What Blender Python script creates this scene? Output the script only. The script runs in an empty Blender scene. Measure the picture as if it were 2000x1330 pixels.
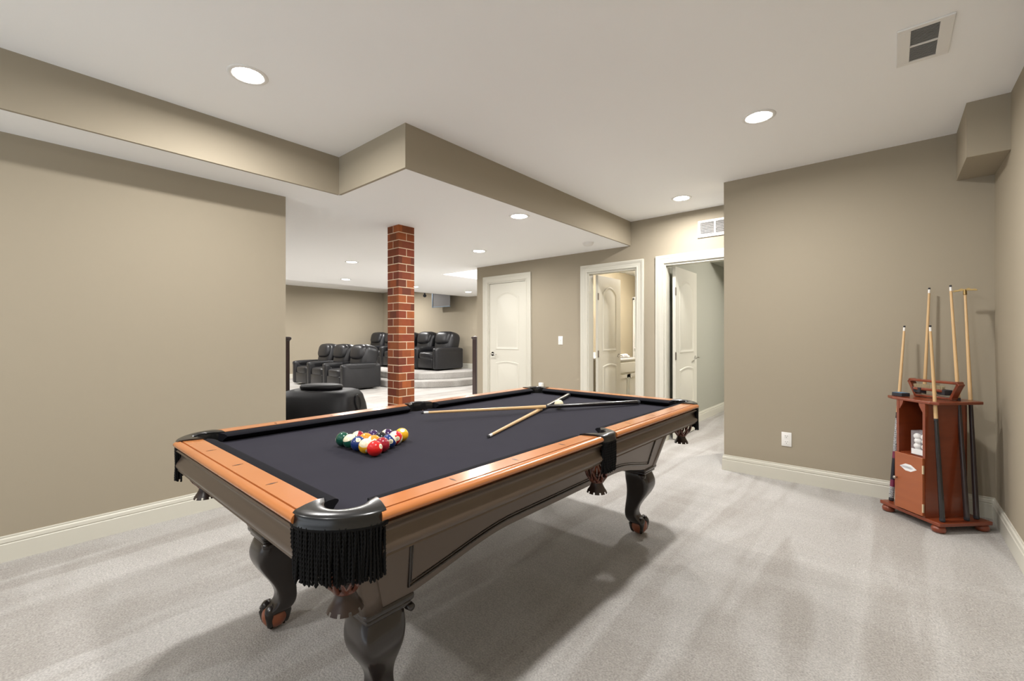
import bpy, bmesh, math, random
from mathutils import Vector, Matrix
random.seed(7)
PI = math.pi
S = bpy.context.scene
C = S.collection

# ------------------------------------------------------------ camera, world, exposure
cam = bpy.data.objects.new('camera', bpy.data.cameras.new('camera')); C.objects.link(cam)
cam.data.sensor_width = 36; cam.data.lens = 863.77 * 36 / 2000
cam.data.shift_y = -7.94 / 2000; cam.data.clip_start = 0.02
cam.matrix_world = Matrix.Translation((0, 0, 1.2)) @ Matrix.Rotation(0.7078, 4, 'Z') @ Matrix.Rotation(PI / 2, 4, 'X') @ Matrix.Rotation(-0.001, 4, 'Z')
S.camera = cam
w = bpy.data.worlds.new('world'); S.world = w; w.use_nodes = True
# added fill through the open rear: dim above, bright below to lift the ceiling
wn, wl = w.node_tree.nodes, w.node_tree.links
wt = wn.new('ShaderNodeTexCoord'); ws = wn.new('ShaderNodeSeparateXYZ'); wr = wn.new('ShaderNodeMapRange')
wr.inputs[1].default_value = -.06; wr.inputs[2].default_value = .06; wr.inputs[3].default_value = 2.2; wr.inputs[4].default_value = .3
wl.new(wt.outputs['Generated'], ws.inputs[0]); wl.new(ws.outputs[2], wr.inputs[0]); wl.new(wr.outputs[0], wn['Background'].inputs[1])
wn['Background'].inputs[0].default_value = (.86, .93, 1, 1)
S.view_settings.view_transform = 'Standard'; S.view_settings.look = 'None'
S.view_settings.gamma = 1; S.view_settings.use_curve_mapping = False
S.view_settings.exposure = 0.0
LAMP, SPREAD = 29.5, math.radians(172)    # power and beam of the ceiling downlights
ZC, ZS, ZT = 2.584, 2.295, 2.67     # main ceiling, soffit, theatre ceiling

# ------------------------------------------------------------ materials
def nt(name):
    m = bpy.data.materials.new(name); m.use_nodes = True
    return m, m.node_tree.nodes, m.node_tree.links, m.node_tree.nodes['Principled BSDF']
def mat(name, col, rough=.5, metal=0, coat=0, spec=None, noise=0, nscale=30, bump=0, bscale=200, alpha=None, trans=0, sheen=0, ior=None):
    m, n, l, b = nt(name)
    b.inputs['Base Color'].default_value = (*col, 1); b.inputs['Roughness'].default_value = rough
    b.inputs['Metallic'].default_value = metal; b.inputs['Coat Weight'].default_value = coat
    b.inputs['Coat Roughness'].default_value = .12
    if spec is not None: b.inputs['Specular IOR Level'].default_value = spec
    if trans: b.inputs['Transmission Weight'].default_value = trans
    if ior: b.inputs['IOR'].default_value = ior
    if sheen: b.inputs['Sheen Weight'].default_value = sheen
    if alpha is not None: b.inputs['Alpha'].default_value = alpha
    tc = n.new('ShaderNodeTexCoord')
    if noise:
        t = n.new('ShaderNodeTexNoise'); t.inputs['Scale'].default_value = nscale; t.inputs['Detail'].default_value = 4
        mx = n.new('ShaderNodeMix'); mx.data_type = 'RGBA'
        mx.inputs[6].default_value = (*[c * (1 - noise) for c in col], 1); mx.inputs[7].default_value = (*[min(1, c * (1 + noise)) for c in col], 1)
        l.new(tc.outputs['Object'], t.inputs['Vector']); l.new(t.outputs['Fac'], mx.inputs[0]); l.new(mx.outputs[2], b.inputs['Base Color'])
    if bump:
        t = n.new('ShaderNodeTexNoise'); t.inputs['Scale'].default_value = bscale; t.inputs['Detail'].default_value = 3
        bp = n.new('ShaderNodeBump'); bp.inputs['Strength'].default_value = bump; bp.inputs['Distance'].default_value = .004
        l.new(tc.outputs['Object'], t.inputs['Vector']); l.new(t.outputs['Fac'], bp.inputs['Height']); l.new(bp.outputs['Normal'], b.inputs['Normal'])
    return m
def wood(name, a, b2, rough=.3, coat=.5, scale=(2, 30, 30)):
    m, n, l, b = nt(name)
    tc = n.new('ShaderNodeTexCoord'); mp = n.new('ShaderNodeMapping'); mp.inputs['Scale'].default_value = scale
    t = n.new('ShaderNodeTexNoise'); t.inputs['Scale'].default_value = 1; t.inputs['Detail'].default_value = 6; t.inputs['Distortion'].default_value = .4
    mx = n.new('ShaderNodeMix'); mx.data_type = 'RGBA'; mx.inputs[6].default_value = (*a, 1); mx.inputs[7].default_value = (*b2, 1)
    l.new(tc.outputs['Object'], mp.inputs[0]); l.new(mp.outputs[0], t.inputs['Vector']); l.new(t.outputs['Fac'], mx.inputs[0]); l.new(mx.outputs[2], b.inputs['Base Color'])
    b.inputs['Roughness'].default_value = rough; b.inputs['Coat Weight'].default_value = coat; b.inputs['Coat Roughness'].default_value = .15
    return m
def emit(name, col, st):
    m, n, l, b = nt(name)
    b.inputs['Base Color'].default_value = (*col, 1); b.inputs['Emission Color'].default_value = (*col, 1); b.inputs['Emission Strength'].default_value = st
    return m

WALLC = (.350, .305, .230)
M = {}
M['wall'] = mat('wall_paint_taupe', WALLC, .75, spec=.25, bump=.04, bscale=350)
M['wall_green'] = mat('wall_paint_sage', (.40, .40, .34), .75, spec=.25)
M['wall_bath'] = mat('wall_paint_tan', (.42, .36, .25), .6, spec=.3)
M['ceil'] = mat('ceiling_paint', (.94, .945, .94), .85, spec=.2, bump=.08, bscale=160)
M['trim'] = mat('trim_paint_cream', (.62, .60, .52), .4, spec=.4)
M['door'] = mat('door_paint_cream', (.64, .62, .54), .4, spec=.4)
M['white'] = mat('white_plastic', (.82, .81, .78), .4)
M['vent_dark'] = mat('vent_shadow_grey', (.30, .29, .275), .7)
M['nickel'] = mat('satin_nickel', (.55, .52, .48), .28, metal=1)
M['hinge'] = mat('hinge_bronze', (.22, .19, .16), .4, metal=.8)
M['lens'] = emit('lamp_lens', (1, .975, .95), 40)
M['railwood'] = wood('rail_wood_orange', (.41, .132, .036), (.54, .205, .060), .25, .5, (3, 3, 3))
M['endwood'] = M['railwood']
M['sight'] = mat('sight_dark', (.05, .02, .01), .4)
M['cabinet'] = mat('cabinet_bronze_brown', (.115, .086, .066), .38, metal=.5, coat=.2)
M['legdark'] = mat('leg_dark_brown', (.017, .012, .010), .27, coat=.3)
M['ballfoot'] = mat('foot_ball_wood', (.25, .065, .022), .3, coat=.4)
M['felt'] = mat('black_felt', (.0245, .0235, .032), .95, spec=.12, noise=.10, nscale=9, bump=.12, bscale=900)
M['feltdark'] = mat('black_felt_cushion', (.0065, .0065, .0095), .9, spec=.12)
M['leather'] = mat('black_pocket_leather', (.010, .010, .010), .26, coat=.1)
M['fringe'] = mat('black_fringe_yarn', (.0028, .0028, .0032), .75, spec=.2)
M['net'] = mat('copper_brown_leather', (.11, .027, .012), .28, coat=.5)
M['netdark'] = mat('dark_brown_leather', (.032, .017, .012), .35)
M['recliner'] = mat('black_bonded_leather', (.013, .013, .015), .38, coat=.0, bump=.25, bscale=14)
M['rackwood'] = wood('rack_cherry_wood', (.16, .030, .010), (.24, .05, .016), .3, .4, (4, 4, 30))
M['lounge'] = mat('matt_black_leather', (.004, .004, .005), .55, spec=.3, bump=.2, bscale=20)
M['maple'] = wood('cue_maple', (.56, .36, .17), (.70, .48, .25), .3, .3, (40, 40, 2))
M['cueblack'] = mat('cue_butt_black', (.012, .010, .011), .22, coat=.5)
M['cuebrown'] = mat('cue_butt_dark_brown', (.030, .018, .018), .3, coat=.4)
M['ferrule'] = mat('cue_ferrule_white', (.78, .77, .74), .35)
M['tip'] = mat('cue_tip_dark', (.03, .03, .035), .8)
M['brass'] = mat('brass', (.30, .21, .09), .35, metal=1)
M['mortar'] = mat('brick_mortar', (.78, .62, .44), .9)
M['darkwood'] = mat('newel_dark_wood', (.035, .018, .016), .35, coat=.3)
M['glass'] = mat('shower_glass', (.85, .9, .88), .05, alpha=.25)
M['porcelain'] = mat('porcelain', (.82, .81, .79), .12, coat=.3)
M['pong'] = mat('white_celluloid', (.80, .79, .76), .35)
M['acrylic'] = mat('clear_acrylic', (.9, .9, .95), .06, alpha=.16)
M['steel'] = mat('blue_grey_metal', (.16, .20, .24), .35, metal=.5)
M['bristle'] = mat('brush_bristle', (.42, .35, .22), .8)
M['paper'] = mat('white_label', (.78, .78, .78), .5)

# carpet: pile pushed in broad vacuum strokes
m, n, l, b = nt('carpet_beige_grey')
tc = n.new('ShaderNodeTexCoord')
fine = n.new('ShaderNodeTexNoise'); fine.inputs['Scale'].default_value = 140; fine.inputs['Detail'].default_value = 3
mid = n.new('ShaderNodeTexNoise'); mid.inputs['Scale'].default_value = 45; mid.inputs['Detail'].default_value = 4
def stroke(rz, sc, dist, lo, hi):
    mp = n.new('ShaderNodeMapping'); mp.inputs['Rotation'].default_value = (0, 0, rz); mp.inputs['Scale'].default_value = sc
    t = n.new('ShaderNodeTexNoise'); t.inputs['Scale'].default_value = 1; t.inputs['Detail'].default_value = 2; t.inputs['Distortion'].default_value = dist
    r = n.new('ShaderNodeMapRange'); r.inputs[1].default_value = lo; r.inputs[2].default_value = hi
    l.new(tc.outputs['Object'], mp.inputs[0]); l.new(mp.outputs[0], t.inputs['Vector']); l.new(t.outputs['Fac'], r.inputs[0])
    return r.outputs[0]
s1 = stroke(.62, (3.4, .5, 1), 1.1, .44, .56); s2 = stroke(-1.05, (.7, 2.2, 1), 1.5, .42, .58)
ad = n.new('ShaderNodeMath'); ad.operation = 'MULTIPLY_ADD'; ad.inputs[1].default_value = .72
l.new(s1, ad.inputs[0]); hf = n.new('ShaderNodeMath'); hf.operation = 'MULTIPLY'; hf.inputs[1].default_value = .28; l.new(s2, hf.inputs[0]); l.new(hf.outputs[0], ad.inputs[2])
c1 = n.new('ShaderNodeMix'); c1.data_type = 'RGBA'; c1.inputs[6].default_value = (.375, .355, .330, 1); c1.inputs[7].default_value = (.475, .460, .440, 1)
l.new(ad.outputs[0], c1.inputs[0])
fr = n.new('ShaderNodeMapRange'); fr.inputs[1].default_value = .3; fr.inputs[2].default_value = .7; fr.inputs[3].default_value = .76; fr.inputs[4].default_value = 1.17
l.new(tc.outputs['Object'], fine.inputs['Vector']); l.new(tc.outputs['Object'], mid.inputs['Vector']); l.new(fine.outputs['Fac'], fr.inputs[0])
fm = n.new('ShaderNodeMapRange'); fm.inputs[1].default_value = .3; fm.inputs[2].default_value = .7; fm.inputs[3].default_value = .93; fm.inputs[4].default_value = 1.06
l.new(mid.outputs['Fac'], fm.inputs[0]); mm = n.new('ShaderNodeMath'); mm.operation = 'MULTIPLY'; l.new(fr.outputs[0], mm.inputs[0]); l.new(fm.outputs[0], mm.inputs[1])
vm = n.new('ShaderNodeVectorMath'); vm.operation = 'SCALE'; l.new(c1.outputs[2], vm.inputs[0]); l.new(mm.outputs[0], vm.inputs['Scale'])
l.new(vm.outputs[0], b.inputs['Base Color']); b.inputs['Roughness'].default_value = 1; b.inputs['Specular IOR Level'].default_value = .1
bp = n.new('ShaderNodeBump'); bp.inputs['Strength'].default_value = .8; bp.inputs['Distance'].default_value = .006
l.new(fine.outputs['Fac'], bp.inputs['Height']); l.new(bp.outputs['Normal'], b.inputs['Normal'])
M['carpet'] = m

# brick: colour varies brick by brick through a colour attribute on the pillar mesh
m, n, l, b = nt('brick_red_brown')
at = n.new('ShaderNodeVertexColor'); at.layer_name = 'tone'
t = n.new('ShaderNodeTexNoise'); t.inputs['Scale'].default_value = 25; t.inputs['Detail'].default_value = 4; tc = n.new('ShaderNodeTexCoord'); l.new(tc.outputs['Object'], t.inputs['Vector'])
r = n.new('ShaderNodeMapRange'); r.inputs[3].default_value = .8; r.inputs[4].default_value = 1.2; l.new(t.outputs['Fac'], r.inputs[0])
v = n.new('ShaderNodeVectorMath'); v.operation = 'SCALE'; l.new(at.outputs['Color'], v.inputs[0]); l.new(r.outputs[0], v.inputs['Scale']); l.new(v.outputs[0], b.inputs['Base Color'])
b.inputs['Roughness'].default_value = .75
M['brick'] = m

# ------------------------------------------------------------ helpers
def finish(name, bm, material, parent=None, smooth=False, angle=None, bevel=0, seg=2):
    me = bpy.data.meshes.new(name); bmesh.ops.recalc_face_normals(bm, faces=bm.faces[:]); bm.to_mesh(me); bm.free()
    for mm_ in (material if isinstance(material, (list, tuple)) else [material]): me.materials.append(mm_)
    o = bpy.data.objects.new(name, me); C.objects.link(o)
    if smooth or angle:
        me.shade_smooth()
        if angle: me.set_sharp_from_angle(angle=math.radians(angle))
    if bevel:
        md = o.modifiers.new('bevel', 'BEVEL'); md.width = bevel; md.segments = seg; md.limit_method = 'ANGLE'
    if parent: o.parent = parent
    return o
def tag(o, label, cat, group=None, kind=None):
    if label: o['label'] = label
    if cat: o['category'] = cat
    if group: o['group'] = group
    if kind: o['kind'] = kind
    return o
def struct(o): o['kind'] = 'structure'; return o
def thing(name, label, cat, loc=(0, 0, 0), rz=0, group=None, rot=None):
    o = bpy.data.objects.new(name, None); C.objects.link(o); o.empty_display_size = .1
    o.location = loc; o.rotation_euler = rot or (0, 0, rz)
    return tag(o, label, cat, group)
def copy_tree(o, parent=None):
    c = o.copy(); C.objects.link(c)
    if parent: c.parent = parent
    for ch in [x for x in bpy.data.objects if x.parent == o and x != c]:
        copy_tree(ch, c)
    return c
def box(bm, x0, x1, y0, y1, z0, z1, mi=0, M4=None):
    vs = [bm.verts.new(p) for p in ((x0, y0, z0), (x1, y0, z0), (x1, y1, z0), (x0, y1, z0), (x0, y0, z1), (x1, y0, z1), (x1, y1, z1), (x0, y1, z1))]
    if M4 is not None:
        for v_ in vs: v_.co = M4 @ v_.co
    fs = []
    for f in ((3, 2, 1, 0), (4, 5, 6, 7), (0, 1, 5, 4), (1, 2, 6, 5), (2, 3, 7, 6), (3, 0, 4, 7)):
        q = bm.faces.new([vs[i] for i in f]); q.material_index = mi; fs.append(q)
    return fs
def bx(name, a, material, parent=None, bevel=0, seg=2):
    bm = bmesh.new(); box(bm, *a); return finish(name, bm, material, parent, bevel=bevel, seg=seg)
def rbox(bm, x0, x1, y0, y1, z0, z1, r, seg=4, M4=None):
    t = bmesh.new(); box(t, x0, x1, y0, y1, z0, z1)
    bmesh.ops.bevel(t, geom=t.edges[:], offset=r, segments=seg, profile=.5, affect='EDGES')
    if M4 is not None: t.transform(M4)
    me = bpy.data.meshes.new('t'); t.to_mesh(me); t.free(); bm.from_mesh(me); bpy.data.meshes.remove(me)
def prism(bm, poly, z0, z1, mi=0):
    a = [bm.verts.new((p[0], p[1], z0)) for p in poly]; c = [bm.verts.new((p[0], p[1], z1)) for p in poly]
    k = len(poly); f = [bm.faces.new(a[::-1]), bm.faces.new(c)]
    for i in range(k): f.append(bm.faces.new((a[i], a[(i + 1) % k], c[(i + 1) % k], c[i])))
    for q in f: q.material_index = mi
def loft(bm, rings, cap=True, closed=True, mi=0):
    R_ = [[bm.verts.new(p) for p in r_] for r_ in rings]; k = len(R_[0])
    for a, c in zip(R_, R_[1:]):
        for i in range(k if closed else k - 1):
            j = (i + 1) % k; f = bm.faces.new((a[i], a[j], c[j], c[i])); f.material_index = mi
    if cap and closed:
        for r_ in (R_[0][::-1], R_[-1]):
            f = bm.faces.new(r_); f.material_index = mi
    return R_
def lathe(bm, prof, seg=24, M4=None, mi=0, cap=True):
    rings = []
    for r_, z in prof:
        ring = [Vector((max(r_, 1e-5) * math.cos(2 * PI * i / seg), max(r_, 1e-5) * math.sin(2 * PI * i / seg), z)) for i in range(seg)]
        rings.append([M4 @ p for p in ring] if M4 is not None else ring)
    loft(bm, rings, cap, mi=mi)
def tube(bm, pts, rad, seg=8, flat=1.0, up=None, mi=0):
    pts = [Vector(p) for p in pts]; rings = []; k = len(pts)
    for i, p in enumerate(pts):
        d = (pts[min(i + 1, k - 1)] - pts[max(i - 1, 0)]).normalized()
        u = Vector(up) if up else (Vector((0, 0, 1)) if abs(d.z) < .9 else Vector((1, 0, 0)))
        a = d.cross(u).normalized(); c = a.cross(d)
        r_ = rad(i / (k - 1)) if callable(rad) else rad
        rings.append([p + a * r_ * math.cos(2 * PI * j / seg) + c * r_ * flat * math.sin(2 * PI * j / seg) for j in range(seg)])
    loft(bm, rings, mi=mi)
def axisM(p0, p1):
    p0, p1 = Vector(p0), Vector(p1); d = p1 - p0
    return Matrix.Translation(p0) @ d.to_track_quat('Z', 'Y').to_matrix().to_4x4(), d.length
def sphere(bm, c, r_, seg=16, scale=(1, 1, 1)):
    bmesh.ops.create_uvsphere(bm, u_segments=seg, v_segments=max(6, seg // 2), radius=r_, matrix=Matrix.Translation(c) @ Matrix.Diagonal((*scale, 1)))
def text_mesh(s, size):
    cu = bpy.data.curves.new('t', 'FONT'); cu.body = s; cu.size = size; cu.align_x = 'CENTER'; cu.align_y = 'CENTER'
    o = bpy.data.objects.new('t', cu); C.objects.link(o); me = bpy.data.meshes.new_from_object(o)
    bpy.data.objects.remove(o); bpy.data.curves.remove(cu); return me

# ------------------------------------------------------------ room shell
XL, XR, YB, YR, YN = -3.599, .5215, 4.996, 4.268, -2.6
XS1, YS1, XS2 = -3.233, 1.7256, -2.3836
XC = -1.139
struct(bx('floor', (-13.2, 1.2, YN - .1, 9.2, -.1, 0), M['carpet']))
# main ceiling
bm = bmesh.new(); box(bm, XS1 - .05, 1.2, YN - .1, YS1 + .05, ZC, ZC + .08); box(bm, XS2 - .05, 1.2, YS1 + .05, 5.1, ZC, ZC + .08)
struct(finish('ceiling', bm, M['ceil']))
# soffit underside (low ceiling) with the stair opening left out
bm = bmesh.new()
XE = -8.87
for a in ((XE, XS1 - .02, YN, YS1), (XE, XS2 - .02, YS1 + .02, 5.09), (XE, XS1 - .02, YS1, YS1 + .02), (XE, -6.02, 5.09, 8.5), (-6.02, -2.4, 5.09, 5.11)):
    box(bm, *a, ZS, ZS + .02)
struct(finish('ceiling', bm, M['ceil']))
bm = bmesh.new()
box(bm, XS1 - .02, XS1, YN, YS1, ZS + .0, ZC); box(bm, XS1, XS2, YS1, YS1 + .02, ZS, ZC); box(bm, XS2 - .02, XS2, YS1 + .02, YB, ZS, ZC)
struct(finish('wall_soffit', bm, M['wall']))
# theatre: higher ceiling beyond the soffit edge, walls
bm = bmesh.new(); box(bm, -13.1, XE, YN, 8.6, ZT, ZT + .05); box(bm, XE, XE + .02, YN, 8.6, ZS, ZT)
struct(finish('ceiling', bm, M['ceil']))
struct(bx('wall_theatre_left', (-13.1, -13.0, YN, 8.6, 0, ZT), M['wall']))
struct(bx('wall_theatre_back', (-13.0, -5.9, 8.5, 8.6, 0, ZT + .9), M['wall']))
# left wall block
struct(bx('wall_left', (XL - .12, XL, YN, 1.480, 0, ZS), M['wall']))
# right and rear walls
struct(bx('wall_right', (XR, XR + .1, YN, 4.4, 0, ZC), M['wall']))
struct(bx('wall_rear', (-13.1, XL, YN - .1, YN, 0, ZC + .1), M['wall']))
struct(bx('wall_front_right', (XC, XR, YR, YR + .12, 0, ZC), M['wall']))
# back wall with the door openings
D2 = (-2.985, -2.310, 2.022); D3 = (-1.974, -1.165, 2.030); D1 = (-4.765, -4.003, 2.030)
bm = bmesh.new()
for a, b_ in ((-5.007, D1[0]), (D1[1], D2[0]), (D2[1], D3[0]), (D3[1], 1.2)): box(bm, a, b_, YB, YB + .1, 0, ZC)
for d in (D1, D2, D3): box(bm, d[0], d[1], YB, YB + .1, d[2], ZC)
struct(finish('wall_back', bm, M['wall']))
struct(bx('wall_hall_end', (1.1, 1.2, YR + .12, YB, 0, ZC), M['wall']))
# stairwell walls
bm = bmesh.new(); box(bm, -6.02, -6.0, 5.14, 8.5, ZS, 3.7); box(bm, -6.0, -3.75, 5.11, 5.14, ZS, 3.7); box(bm, -5.007, -4.9, 5.14, 8.5, 0, 3.7); box(bm, -6.02, -4.9, 5.1, 8.5, 3.7, 3.75); 
struct(finish('wall_stair', bm, M['ceil']))
# duct box in the right corner of the ceiling
struct(bx('wall_duct', (.344, XR, 3.751, YR, 2.26, ZC), M['wall']))
# bathroom and side room shells
for nm, a in (('left', (-3.7, -3.6, 5.1, 8.4, 0, 2.32)), ('far', (-3.7, -2.15, 8.4, 8.5, 0, 2.32)), ('right', (-2.15, -2.13, 5.1, 8.4, 0, 2.32))):
    struct(bx('wall_bathroom_' + nm, a, M['wall_bath']))
struct(bx('ceiling', (-3.7, -2.13, 5.1, 8.5, 2.32, 2.37), M['ceil']))
bm = bmesh.new(); box(bm, -2.12, -2.05, 5.1, 9.0, 0, 2.5); box(bm, -2.12, 1.2, 9.0, 9.1, 0, 2.5); box(bm, 1.1, 1.2, 5.1, 9.0, 0, 2.5)
struct(finish('wall_side_room', bm, M['wall_green']))
struct(bx('ceiling', (-2.12, 1.2, 5.1, 9.1, 2.5, 2.55), M['ceil']))
struct(bx('wall_side_duct', (-2.05, -.6, 6.95, 9.0, 2.31, 2.5), M['wall_green']))

# ------------------------------------------------------------ baseboards
BP = [(0, 0), (.014, 0), (.014, .092), (.010, .097), (.0135, .103), (.0115, .120), (.005, .126), (.0065, .131), (.005, .137), (0, .137)]
def baseboard(name, pts, flip=1, z0=0, material=None):
    # sweep of the profile along a polyline; thickness grows to the left of travel (flip = -1: right)
    rings = []; P_ = [Vector(p) for p in pts]; k = len(P_)
    for i, p in enumerate(P_):
        ds = []
        if i > 0: ds.append((P_[i] - P_[i - 1]).normalized())
        if i < k - 1: ds.append((P_[i + 1] - P_[i]).normalized())
        ns = [Vector((-d.y, d.x)) * flip for d in ds]; nn = sum(ns, Vector((0, 0))) / len(ns); nn = nn / max(nn.length_squared, .2)
        rings.append([(p.x + nn.x * a, p.y + nn.y * a, z0 + z) for a, z in BP])
    bm = bmesh.new(); loft(bm, rings); return struct(finish(name, bm, material or M['trim']))
baseboard('baseboard_left', [(XL, YN), (XL, 1.480), (XL - .12, 1.480)], -1)
baseboard('baseboard_right', [(XC, YR + .12), (XC, YR), (XR, YR), (XR, YN)], -1)
baseboard('baseboard_back', [(-3.105 - .01, YB), (-3.90, YB)], 1)
baseboard('baseboard_back', [(-2.075, YB), (-2.205, YB)], 1)
baseboard('baseboard_back', [(-4.87, YB), (-5.007, YB), (-5.007, 8.4)], 1)
baseboard('baseboard_side_room', [(-2.05, 5.12), (-2.05, 9.0)], -1)
baseboard('baseboard_theatre', [(-13.0, YN), (-13.0, 5.9)], -1)
baseboard('baseboard_theatre', [(-13.0, 8.5), (-6.0, 8.5)], -1, .32)

# ------------------------------------------------------------ carpeted platform of the theatre
def platform(inset, z0, z1, name):
    fy = 6.02 + inset; rx = -7.82 - inset; poly = [(-13.0, 8.5), (-13.0, fy), (-9.6, fy)]
    cx, cy, rad = -9.3 + 0.0, fy + 1.48, 1.48
    for i in range(13):
        a = -PI / 2 + PI / 2 * i / 12; poly.append((cx + (rx - cx) * math.cos(a) if i else cx, cy + rad * math.sin(a)))
    poly.append((rx, 8.5))
    bm = bmesh.new(); prism(bm, poly, z0, z1); return struct(finish(name, bm, M['carpet'], bevel=.02, seg=3))
platform(0, 0.001, .16, 'floor_step'); platform(.34, .16, .32, 'floor_platform')

# ------------------------------------------------------------ door casings, doors
CP = [(0, 0), (0, .010), (.006, .016), (.016, .016), (.020, .011), (.055, .013), (.062, .019), (.078, .021), (.086, .024), (.095, .022), (.095, 0)]
def casing(d, parent, y=YB):
    # U of moulding round the opening: inner edge at the opening, growing outward
    x0, x1, z1 = d; bm = bmesh.new(); rings = []
    for kx, kz, px, pz in ((-1, 0, x0, 0), (-1, 1, x0, z1), (1, 1, x1, z1), (1, 0, x1, 0)):
        rings.append([(px + kx * a, y - t_, pz + kz * a) for a, t_ in CP])
    loft(bm, rings); finish('casing', bm, M['trim'], parent, angle=35)
    bm = bmesh.new()      # jamb lining
    box(bm, x0, x0 + .018, y, y + .115, 0, z1); box(bm, x1 - .018, x1, y, y + .115, 0, z1); box(bm, x0 + .018, x1 - .018, y, y + .115, z1 - .018, z1)
    finish('jamb', bm, M['trim'], parent)
def arch_pts(x0, x1, z0, z1, rise, k=14):
    pts = [(x0, z0), (x1, z0)]
    for i in range(k + 1):
        t_ = i / k; x = x1 + (x0 - x1) * t_; pts.append((x, z1 + rise * (math.sin(PI * t_) ** .9)))
    return pts
def slab(W, H, parent, name='slab'):
    # door in local frame: x 0..W, y thickness 0..-.035 (face at y=-.035), moulded two-panel with arched top
    bm = bmesh.new(); box(bm, 0, W, -.035, 0, .01, H)
    for sgn, y0 in ((-1, -.035), (1, 0)):
        for P_ in (arch_pts(.13, W - .13, 1.00, H - .215, .085), [(.13, .22), (W - .13, .22), (W - .13, .80)] + [(W - .13 - (W - .26) * i / 10, .80 + .03 * math.sin(PI * i / 10)) for i in range(1, 10)] + [(.13, .80)]):
            k = len(P_); c_ = (sum(p[0] for p in P_) / k, sum(p[1] for p in P_) / k)
            def off(p, dd):
                sx = 1 if p[0] < c_[0] else -1; fx = (W / 2 - .13 - dd) / (W / 2 - .13); zlo, zhi = min(q[1] for q in P_), max(q[1] for q in P_)
                fz = ((zhi - zlo) / 2 - dd) / ((zhi - zlo) / 2); zc = (zlo + zhi) / 2
                return (W / 2 + (p[0] - W / 2) * fx, zc + (p[1] - zc) * fz)
            rings = []
            for dd, h_ in ((0, 0), (.006, .006), (.018, .007), (.030, .001), (.045, .001), (.062, .006)):
                rings.append([(off(p, dd)[0], y0 + sgn * h_, off(p, dd)[1]) for p in P_])
            if sgn > 0: rings = [r_[::-1] for r_ in rings]
            R_ = loft(bm, rings, cap=False); bm.faces.new(R_[-1])
    return finish(name, bm, M['door'], parent, angle=30)
def lever(parent, x, z, side=-1, y=-.035, toward=1):
    bm = bmesh.new()
    Mx = Matrix.Translation((x, y, z)) @ Matrix.Rotation(-side * -PI / 2, 4, 'X') if side < 0 else Matrix.Translation((x, y, z)) @ Matrix.Rotation(-PI / 2, 4, 'X')
    lathe(bm, [(.0, 0), (.032, 0), (.032, .006), (.026, .010), (.011, .013), (.010, .045), (.013, .05), (0, .052)], 16, Mx)
    yy = y + side * .047
    tube(bm, [(x, yy, z), (x + toward * .03, yy - .0 , z + .004), (x + toward * .07, yy, z + .002), (x + toward * .11, yy, z - .008), (x + toward * .118, yy, z - .002)], lambda t_: .010 - .003 * t_, 8, .8)
    return finish('handle', bm, M['nickel'], parent, smooth=True)
def hinge(parent, x, z, y=-.035):
    bm = bmesh.new(); lathe(bm, [(.006, -.045), (.006, .045)], 8, Matrix.Translation((x, y, z)))
    box(bm, x - .004, x + .022, y - .003, y + .004, z - .045, z + .045)
    return finish('hinge', bm, M['hinge'], parent)
def door_root(name, loc, rz):
    o = bpy.data.objects.new(name, None); C.objects.link(o); o.location = loc; o.rotation_euler = (0, 0, rz); o.empty_display_size = .1
    return struct(o)
# door 1: closed, hinges on the right, lever on the left
d1 = door_root('door_1', (0, 0, 0), 0); casing(D1, d1)
W1 = D1[1] - D1[0] - .04
s_ = slab(W1, 2.008, d1); s_.location = (D1[0] + .02, YB + .05, 0)
for o in (lever(d1, .062, .93, -1, -.035, 1), hinge(d1, W1 + .004, 1.72), hinge(d1, W1 + .004, .95), hinge(d1, W1 + .004, .25)): o.location = (D1[0] + .02, YB + .05, 0)
# doors 2 and 3: swung 90 degrees into the rooms, hinged at the left jamb
def open_door(name, d, ang, W):
    r_ = door_root(name, (0, 0, 0), 0); casing(d, r_)
    L = (d[0] + .052, YB + .118, 0)
    parts = [slab(W, d[2] - .022, r_), lever(r_, W - .065, .93, -1, -.035, -1), lever(r_, W - .065, .93, 1, 0, -1)]
    for z in (1.72, .97, .22): parts.append(hinge(r_, 0, z))
    for o in parts: o.location = L; o.rotation_euler = (0, 0, ang)
    return r_
open_door('door_2', D2, math.radians(91), .655); open_door('door_3', D3, math.radians(91), .775)

# ------------------------------------------------------------ ceiling downlights
def downlight(x, y, z, label, power=1.0, group='recessed ceiling lights'):
    t = thing('recessed_light', label, 'ceiling light', (x, y, z), 0, group)
    bm = bmesh.new(); lathe(bm, [(.072, 0), (.072, -.004), (.078, -.006), (.090, -.005), (.096, -.001), (.096, 0)], 32, cap=False)
    finish('trim_ring', bm, M['white'], t, smooth=True)
    bm = bmesh.new(); lathe(bm, [(0, -.003), (.04, -.003), (.072, -.0025), (.072, -.0005), (0, -.0005)], 32, cap=False)
    finish('lens', bm, M['lens'], t, smooth=True)
    ld = bpy.data.lights.new('lamp', 'AREA'); ld.shape = 'DISK'; ld.size = .13; ld.energy = LAMP * power; ld.spread = SPREAD; ld.color = (1, .975, .95)
    lo = bpy.data.objects.new('lamp', ld); C.objects.link(lo); lo.parent = t; lo.location = (0, 0, -.0045)
    return t
downlight(-2.58, .87, ZC, 'round ceiling light at upper left, nearest the left soffit', .9)
downlight(-.63, 3.13, ZC, 'round ceiling light on the high ceiling at upper right, left of the air vent')
downlight(-1.59, 4.47, ZC, 'small-looking ceiling light on the high ceiling above the open doors')
downlight(-2.565, 3.10, ZS, 'ceiling light in the low soffit beside its long brown edge', .8)
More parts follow.
